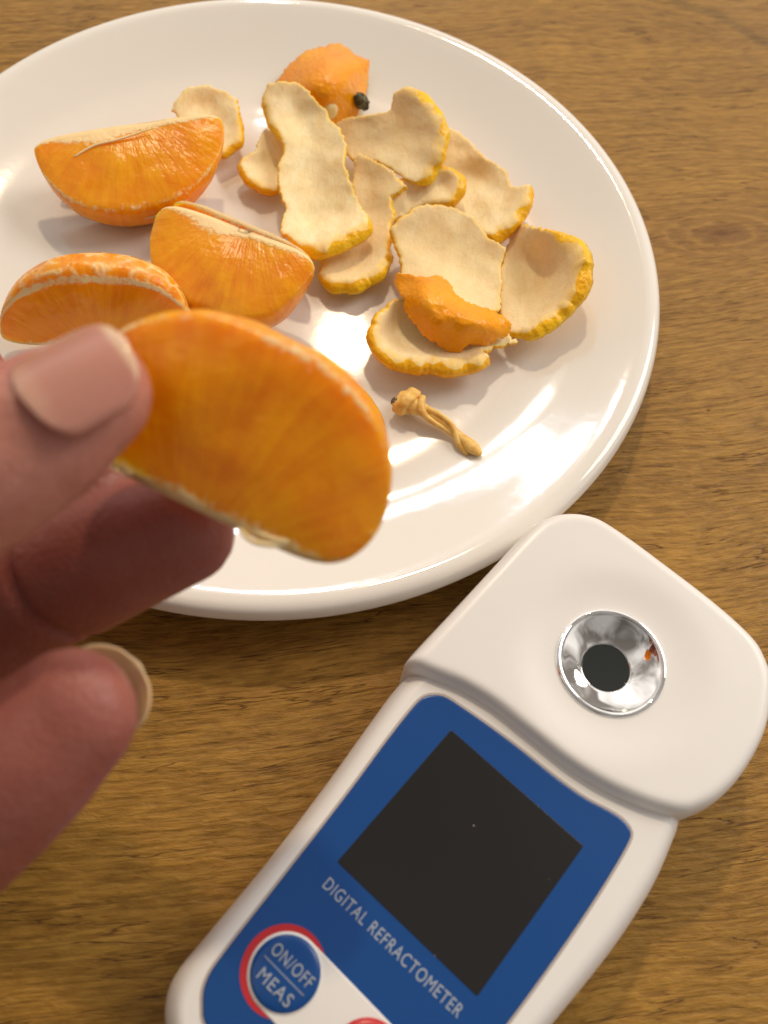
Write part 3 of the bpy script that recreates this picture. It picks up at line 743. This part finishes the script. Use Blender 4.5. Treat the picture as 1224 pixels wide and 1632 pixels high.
# the long pale peel on top
peel('orange_peel', [(160, 205, 15, 2), (215, 198, 15, 2), (272, 200, 14, 2), (300, 216, 14, 2), (345, 270, 13, 2), (392, 312, 12, 2), (402, 350, 11.5, 2), (442, 372, 12, 2), (466, 440, 11.5, 2), (456, 520, 11, 2), (490, 610, 10, 2), (540, 715, 9, 2.5), (545, 745, 10, 4.5), (490, 772, 10, 5), (420, 805, 10, 5), (350, 830, 9.5, 4.8), (275, 818, 9, 3), (218, 775, 8, 2.2), (236, 690, 8, 2), (208, 600, 8.5, 2.2), (216, 510, 9, 2.2), (240, 440, 10, 2.4), (192, 345, 11, 3.5), (160, 275, 13, 3.2)],
     [(280, 300, 10), (330, 400, 9), (340, 520, 8), (370, 640, 6.5), (350, 740, 6), (440, 700, 7), (290, 700, 6.5), (300, 600, 7)], Z2, 'long pale peel strip on top of the pile, pith side up, lower edge yellow', seed=9, wr=.55, yellow=.9)
# right bowl-shaped peel
peel('orange_peel', [(740, 85, 4, 2), (800, 88, 7, 2), (850, 100, 10, 2), (900, 115, 11, 2.4), (950, 165, 11, 4), (1000, 200, 11.5, 6), (1030, 260, 12, 6), (1034, 330, 11.5, 5.4), (1020, 380, 11, 5.2), (975, 440, 10, 5), (890, 520, 9, 4.6), (820, 562, 8, 4), (745, 570, 6, 2.5), (700, 520, 4, 2), (690, 420, 3, 2), (700, 300, 3, 2), (735, 150, 3.5, 2)],
     [(800, 250, 2.2), (880, 250, 3.2), (860, 400, 2.5), (940, 330, 5.0), (780, 450, 2), (890, 200, 6)], Z3, 'bowl-shaped peel half with hollow pith inside, rightmost in the pile', seed=10, yellow=.6, wr=.4, rag=3.6, tan=0.30)
# lower cup with the flap folded over it
cup = peel('orange_peel', [(190, 440, 8, 2), (260, 420, 7, 2), (420, 420, 6, 2), (600, 440, 7, 2), (700, 520, 7, 2), (740, 600, 6, 2), (782, 622, 6, 1.5), (735, 640, 6, 2), (650, 640, 7, 2), (600, 665, 8, 3), (640, 690, 8, 4), (560, 700, 8, 4.5), (460, 710, 8, 5), (380, 695, 8, 5), (300, 700, 8, 5), (210, 690, 8, 4.5), (150, 650, 8, 4), (118, 590, 8, 3.5), (140, 510, 8, 3)],
     [(240, 600, 3), (350, 620, 4), (500, 600, 4), (220, 520, 3.5)], Z3, 'torn cup-shaped peel with a wet orange flap folded over it, nearest the stem strand', seed=11, wr=.6, rag=3.2)
peel('folded_flap', [(192, 345, 9, 2), (215, 300, 10, 2), (260, 312, 11, 2), (330, 325, 12, 2), (430, 318, 12, 2), (450, 350, 12, 2), (485, 395, 12, 2), (560, 452, 12, 2), (680, 488, 11, 2), (748, 545, 9, 2), (730, 590, 8, 2), (640, 635, 7.5, 2), (560, 640, 7.5, 2), (490, 680, 7, 2), (430, 655, 7.5, 2), (330, 598, 8, 2), (270, 520, 8.5, 2), (240, 430, 9, 2)],
     [(350, 420, 15), (450, 480, 15.5), (560, 540, 15), (400, 560, 12.5), (480, 400, 14.5), (650, 550, 13)], Z3, None, cup, rind_up=True, seed=12, wr=.9, rag=2.8)
# pith side up sheet lying behind it
peel('orange_peel', [(192, 102, 10, 2.6), (250, 45, 11, 2.6), (300, 8, 11.5, 2.4), (350, -12, 12, 2.4), (460, -5, 11, 2), (560, 50, 11, 2), (640, 150, 11, 2), (716, 186, 11, 2), (692, 270, 10, 2), (696, 350, 10, 2), (690, 470, 10, 2), (600, 500, 12, 2), (480, 440, 13, 2), (330, 380, 12, 2), (245, 335, 9, 2.4), (238, 240, 9, 2.4), (215, 160, 9, 2.6)],
     [(400, 180, 8), (500, 260, 8), (580, 330, 9), (350, 250, 8.5)], Z3, 'smooth tan peel sheet, pith side up, directly above the torn orange flap', seed=13, wr=.4, rag=1.8, tan=0.45)

# ------------------------------------------------------------------ core strand with button
st = empty('stem_strand', OP(700, 670, 0), 'short stem end with a dried pale core strand, alone on the plate below the peels', 'stem')
c3 = lambda x, y, h: OP(x/2.914+560, y/2.914+330, h)
tube('core_strand', [c3(265, 905, 3.5), c3(300, 925, 3.4), (c3(350, 950, 3.0)), c3(430, 1000, 2.4), c3(500, 1060, 1.9), c3(560, 1115, 1.5), c3(600, 1150, 1.1)], [.0024, .0024, .0015, .0011, .0011, .0017, .0006], M_strand, st, 14, 6, .75)
tube('torn_fibre', [c3(310, 930, 4), c3(400, 960, 3.6), c3(470, 1020, 2.8), c3(500, 1100, 1.4), c3(540, 1150, .7)], [.0012, .0007, .0007, .0009, .0004], M_strand, st, 8, 6)
tube('torn_fibre', [c3(330, 880, 5), c3(325, 940, 4.6), c3(360, 985, 3.4), c3(440, 1035, 2), c3(520, 1085, 1.4)], [.0008, .0010, .0007, .0006, .0008], M_strand, st, 8, 6)
def knob():
    bm = bmesh.new(); bmesh.ops.create_icosphere(bm, subdivisions=4, radius=1); c = c3(258, 905, 3.6)
    for v in bm.verts:
        v.co = Vector((v.co.x*.0024, v.co.y*.0038, v.co.z*.0026))*(1+.22*noise.noise(v.co*1.7)+.10*noise.noise(v.co*5))
        v.co = Matrix.Rotation(R_(-35), 3, 'Z') @ v.co+c
    me = bpy.data.meshes.new('stem_end'); bm.to_mesh(me); bm.free(); k = link('stem_end', me, M_strand, st)
    bm = bmesh.new(); bmesh.ops.create_icosphere(bm, subdivisions=3, radius=1); c = c3(205, 905, 4.2)
    for v in bm.verts: v.co = v.co*.0010*(1+.4*noise.noise(v.co*4))+c
    me = bpy.data.meshes.new('dark_scar'); bm.to_mesh(me); bm.free(); link('dark_scar', me, M_calyx, k)
knob()

# ------------------------------------------------------------------ hand
def limb_mesh(bm, pts, wid, thk, dors, sub=8, n=20, tip=True):
    """pts camera-space mm; wid/thk half-widths mm; dors dorsal direction (camera space) per point"""
    P = cr_spline([(x, y, -d) for x, y, d in pts], sub); Wd = cr_spline([[a] for a in wid], sub)[:, 0]; Tk = cr_spline([[a] for a in thk], sub)[:, 0]
    Dn = cr_spline(dors, sub)
    rows = []
    m = len(P)
    seq = [(P[i], 1.0, i) for i in range(m)]
    fr = []
    for i in range(m):
        t = P[min(i+1, m-1)]-P[max(i-1, 0)]; t /= np.linalg.norm(t)
        d = Dn[i]-t*(Dn[i]@t); d /= np.linalg.norm(d); s = np.cross(t, d); fr.append((t, d, s))
    def ring(p, s, d, a, b):
        vs = []
        for k in range(n):
            an = 2*math.pi*k/n; q = p+s*math.cos(an)*a+d*math.sin(an)*b
            vs.append(bm.verts.new(W(q[0], q[1], -q[2])))
        return vs
    for i in range(m):
        rows.append(ring(P[i], fr[i][2], fr[i][1], Wd[i], Tk[i]))
    # rounded cap at the end
    t, d, s = fr[-1]; L_ = Wd[-1]*1.0
    for k in range(1, 7):
        a = k/6*math.pi/2*.985
        rows.append(ring(P[-1]+t*L_*math.sin(a), s, d, Wd[-1]*math.cos(a), Tk[-1]*math.cos(a)))
    for a, b in zip(rows, rows[1:]):
        for k in range(n): bm.faces.new((a[k], a[(k+1) % n], b[(k+1) % n], b[k]))
    bm.faces.new(rows[0][::-1]); bm.faces.new(rows[-1])
    return P, Wd, Tk, fr
def ball(bm, p, r):
    vs = bmesh.ops.create_uvsphere(bm, u_segments=20, v_segments=12, radius=r/1000)['verts']
    bmesh.ops.translate(bm, vec=W(*p), verts=vs)
def nail(name, base, tipp, dors, wd, curve, lift, parent, m, tipcol=.12, extra=0):
    """nail plate from base to tip point (camera mm), half width wd, sagitta curve"""
    b = np.array((base[0], base[1], -base[2]), float); e = np.array((tipp[0], tipp[1], -tipp[2]), float)
    t = e-b; L_ = np.linalg.norm(t); t /= L_; d = np.array(dors, float); d -= t*(d@t); d /= np.linalg.norm(d); s = np.cross(t, d)
    nu, nv_ = 22, 18; v = []; f = []; tc_ = []
    for j in range(nu+1):
        u = j/nu
        # outline width profile: rounded cuticle, near parallel sides, rounded tip
        wu = (1-(1-min(1, u/.28))**2.2)**.5*(1-max(0, (u-.62)/.38)**2.2)**.5
        for k in range(nv_+1):
            q = -1+2*k/nv_; x = q*wd*max(.05, wu)
            z = curve*(1-(q*max(.05, wu))**2)+lift*u*u*(-1)
            arc = L_*u-(0 if u < .8 else 0)-q*q*wd*.22*(u > .5)*(u-.5)*2
            arc = L_*u; p = b+t*arc+s*x+d*z; v.append(W(p[0], p[1], -p[2])); tc_.append(max(0, min(1, (u-1+tipcol+.06)/.06)) if u > .5 else .30*max(0, 1-((u-.02)/.22)**2-.5*q*q))
    top = len(v)
    for i in range(top):
        v.append(v[i]-(CM @ Vector(d))*.0006)
    for j in range(nu):
        for k in range(nv_):
            a = j*(nv_+1)+k; q = (a, a+1, a+nv_+2, a+nv_+1); f.append(q); f.append(tuple(x+top for x in q[::-1]))
    loop = [k for k in range(nv_+1)]+[(j+1)*(nv_+1)-1 for j in range(1, nu+1)]+[nu*(nv_+1)+k for k in range(nv_-1, -1, -1)]+[j*(nv_+1) for j in range(nu-1, 0, -1)]
    for k in range(len(loop)):
        a, c = loop[k], loop[(k+1) % len(loop)]; f.append((a, a+top, c+top, c))
    me = pymesh(name, v, f); at_ = me.attributes.new('tip', 'FLOAT', 'POINT'); at_.data.foreach_set('value', tc_*2)
    bm = bmesh.new(); bm.from_mesh(me); bmesh.ops.recalc_face_normals(bm, faces=bm.faces); bm.to_mesh(me); bm.free()
    return link(name, me, m, parent)

def cm(px, py, d): return ((px-612)/F*d, -(py-816)/F*d, d)
def hand():
    bm = bmesh.new()
    td = (.12, .50, .85)
    # thumb
    limb_mesh(bm, [(-132, -40, 122), cm(-500, 1010, 115), cm(-330, 905, 110), cm(-180, 830, 108), cm(-80, 772, 107), cm(0, 722, 107), cm(75, 676, 107.5), cm(138, 634, 108)], [13, 12.5, 11.2, 11.0, 10.8, 10.4, 9.6, 8.0], [12, 11.5, 10, 9.4, 9, 8.6, 7.8, 6.2], [td]*8)
    # index
    limb_mesh(bm, [(-118, -6, 146), (-97, 6, 151), cm(-88, 612, 152), cm(-80, 780, 148), cm(0, 935, 142), cm(80, 922, 138.5), cm(180, 880, 134), cm(284, 846, 131)], [11, 10.8, 10.2, 10.6, 11, 11, 10.2, 8.4], [11, 10.5, 9.6, 9.2, 8.8, 8.5, 8.2, 6.8], [fd]*8)
    limb_mesh(bm, [(-112, -10, 146), cm(-100, 850, 145), cm(40, 830, 141), cm(148, 790, 137)], [12, 11, 10, 9], [10, 9, 8, 7], [fd]*4)
    limb_mesh(bm, [(-112, -28, 150), cm(-160, 1020, 147), cm(-40, 1000, 144), cm(52, 972, 142)], [12, 11.5, 10.5, 8.5], [11, 10, 9, 8], [fd]*4)
    # middle
    limb_mesh(bm, [(-122, -22, 142), (-100, -40, 136), cm(-230, 1450, 126), cm(-130, 1375, 119), cm(-40, 1288, 115), cm(40, 1208, 113.5), cm(112, 1140, 113)], [11, 10.6, 10.4, 10.2, 10.2, 9.9, 8.6], [11, 10, 9.4, 8.8, 8.4, 8, 6.4], [md]*7)
    # ring and little finger, curled outside the frame
    limb_mesh(bm, [(-124, -38, 138), (-108, -58, 134), (-92, -76, 126), (-80, -76, 118), (-70, -66, 114), (-64, -58, 113)], [10.6, 10, 9.6, 9.2, 8.8, 8], [10.4, 9.6, 9, 8.4, 8, 6.8], [md]*6)
    limb_mesh(bm, [(-128, -52, 134), (-118, -70, 131), (-107, -84, 125), (-97, -85, 118), (-89, -78, 115), (-84, -72, 114)], [9.2, 8.6, 8.2, 7.8, 7.4, 6.6], [9, 8.2, 7.8, 7.2, 6.8, 5.8], [md]*6)
    # palm, wrist and forearm
    pd = (.0, .2, -1)
    for a, ra, b, rb in (((-118, -8, 145), 12, (-160, -30, 128), 14), ((-123, -24, 142), 12.5, (-162, -38, 127), 14), ((-126, -40, 138), 12, (-164, -46, 127), 14), ((-130, -54, 134), 11, (-166, -53, 127), 13), ((-126, -32, 123), 14, (-160, -38, 126), 15)):
        limb_mesh(bm, [a, tuple((np.array(a)+b)/2), b], [ra, (ra+rb)/2+1, rb], [ra, (ra+rb)/2+1, rb], [pd]*3)
    limb_mesh(bm, [(-290, -70, 120), (-230, -56, 122), (-185, -46, 125), (-162, -42, 127)], [40, 35, 28, 27], [30, 26, 20, 18], [pd]*4)
    me0 = bpy.data.meshes.new('hand'); bmesh.ops.recalc_face_normals(bm, faces=bm.faces); bm.to_mesh(me0); bm.free()
    o = bpy.data.objects.new('person', me0); C.objects.link(o)
    r = o.modifiers.new('r', 'REMESH'); r.mode = 'VOXEL'; r.voxel_size = .0011; r.use_smooth_shade = True
    s = o.modifiers.new('s', 'SMOOTH'); s.iterations = 7; s.factor = .5
    dg = bpy.context.evaluated_depsgraph_get(); me = bpy.data.meshes.new_from_object(o.evaluated_get(dg)); bpy.data.objects.remove(o)
    me.name = 'hand'
    # sculpt in camera-space millimetres: nail bed recess, joint creases
    co = np.zeros(len(me.vertices)*3, 'f'); me.vertices.foreach_get('co', co); co = co.reshape(-1, 3).astype(float)
    no = np.zeros(len(me.vertices)*3, 'f'); me.vertices.foreach_get('normal', no); no = no.reshape(-1, 3)
    Minv = np.array(CM).T; L = ((co-[0, 0, CZ])@Minv.T)*1000; Ln = no@Minv.T
    flush_shade = np.zeros(len(L)); off = np.zeros(len(L))
    def seg_coords(a, b, dors):
        a = np.array((a[0], a[1], -a[2]), float); b = np.array((b[0], b[1], -b[2]), float); t = b-a; L_ = np.linalg.norm(t); t /= L_
        d = np.array(dors, float); d -= t*(d@t); d /= np.linalg.norm(d); s_ = np.cross(t, d); q = L-a
        return q@t, q@s_, q@d, L_
    # thumb nail groove
    u, x, z, L_ = seg_coords(NB, NT_, ND)
    facing = np.clip((Ln@(np.array(ND)/np.linalg.norm(ND))-.0)*2.0, 0, 1)
    e = np.maximum(np.abs(x)-NW, np.maximum(-u, u-L_-1.5)); e2 = np.where(u < 5, np.hypot(np.maximum(np.abs(x)-NW+4.5, 0), np.maximum(5-u, 0))-5+np.where(np.abs(x) > NW, 0, 0), e)
    e = np.where(u < 4.5, np.maximum(e, e2*.9), e)
    m = (z > -2) & (u > -8) & (u < L_+6)
    off += np.where(m, facing*(-.35*np.clip(-e/.8, 0, 1)+.28*np.exp(-((e-1.1)/.8)**2)*(u < L_*.93)), 0)
    # knuckle wrinkles on thumb
    u, x, z, L_ = seg_coords(cm(-250, 870, 109), cm(-100, 785, 107), td)
    off += np.where((z > 0) & (np.abs(x) < 12), -.25*np.exp(-((u-L_-1)/.7)**2)-.25*np.exp(-((u-L_+3)/.7)**2), 0)
    # finger joint creases on the palm side
    for a, b, dd in ((cm(160, 898, 134), cm(88, 935, 138), fd), (cm(-40, 1288, 115), cm(-100, 1345, 117), md)):
        u, x, z, L_ = seg_coords(a, b, dd)
        off += np.where((z < 2) & (np.abs(x) < 11) & (np.abs(z) < 14), -1.3*np.exp(-((u-L_+.5+.06*x*x*.1)/1.0)**2), 0)
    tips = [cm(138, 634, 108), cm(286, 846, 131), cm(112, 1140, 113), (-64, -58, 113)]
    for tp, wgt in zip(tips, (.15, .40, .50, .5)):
        dd = np.linalg.norm(L-[tp[0], tp[1], -tp[2]], axis=1); flush_shade = np.maximum(flush_shade, wgt*np.clip(1.35-dd/17, 0, 1))
    palm = np.clip(-Ln[:, 2]*0+.0, 0, 1); pz = np.clip((-L[:, 2]-112)/10, 0, 1); flush_shade = np.maximum(flush_shade, .75*pz); flush_shade = np.maximum(flush_shade, .70*np.clip((-L[:, 1]/-L[:, 2]-.125)/.04, 0, 1))  # deeper and lower fingers: shade painted into the skin colour
    co2 = co+no*off[:, None]/1000
    me.vertices.foreach_set('co', co2.astype('f').ravel())
    a = me.attributes.new('flush_shade', 'FLOAT', 'POINT'); a.data.foreach_set('value', flush_shade.astype('f'))
    me.update()
    return me
NB = cm(42, 652, 100.4); NT_ = cm(200, 556, 103.4); ND = (.16, .62, .77); NW = 6.8
td = (.12, .50, .85); fd = (.1, .35, -.9); md = (.50, .30, -.80)
hm = hand()
person = empty('person', W(-130, -35, 130), 'bare hand reaching in from the left, holding a mandarin segment between thumb and fingers', 'person')
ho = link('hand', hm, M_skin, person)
nail('thumbnail', cm(42, 650, 100.6), cm(207, 553, 103.5), ND, NW, 2.5, .9, ho, M_nail, .08)
nail('fingernail', cm(98, 1158, 121.0), cm(214, 1064, 117.6), (.12, .12, -.98), 6.5, 2.0, .2, ho, M_nail_yel, .2)
nail('fingernail', cm(170, 905, 141.5), cm(300, 845, 139.5), (.1, .35, -.9), 6.6, 2.4, .2, ho, M_nail, .1)

# thin cable looping over the table beyond the far right corner; unseen, added to cast the soft curved shadow there
cable = tube('shadow_cable', [(-.02, .47, .0019), (.02, .385, .018), (.0583, .3226, .036), (.0768, .3125, .037), (.0953, .2983, .036), (.1130, .2800, .033), (.160, .232, .016), (.215, .185, .0019)], [.0017]*8, mat('black_cable_rubber', (.02, .02, .02), .45)[0], None, 12, 8)
tag(cable, 'thin black cable added unseen beyond the top right corner to cast the curved shadow', 'cable')
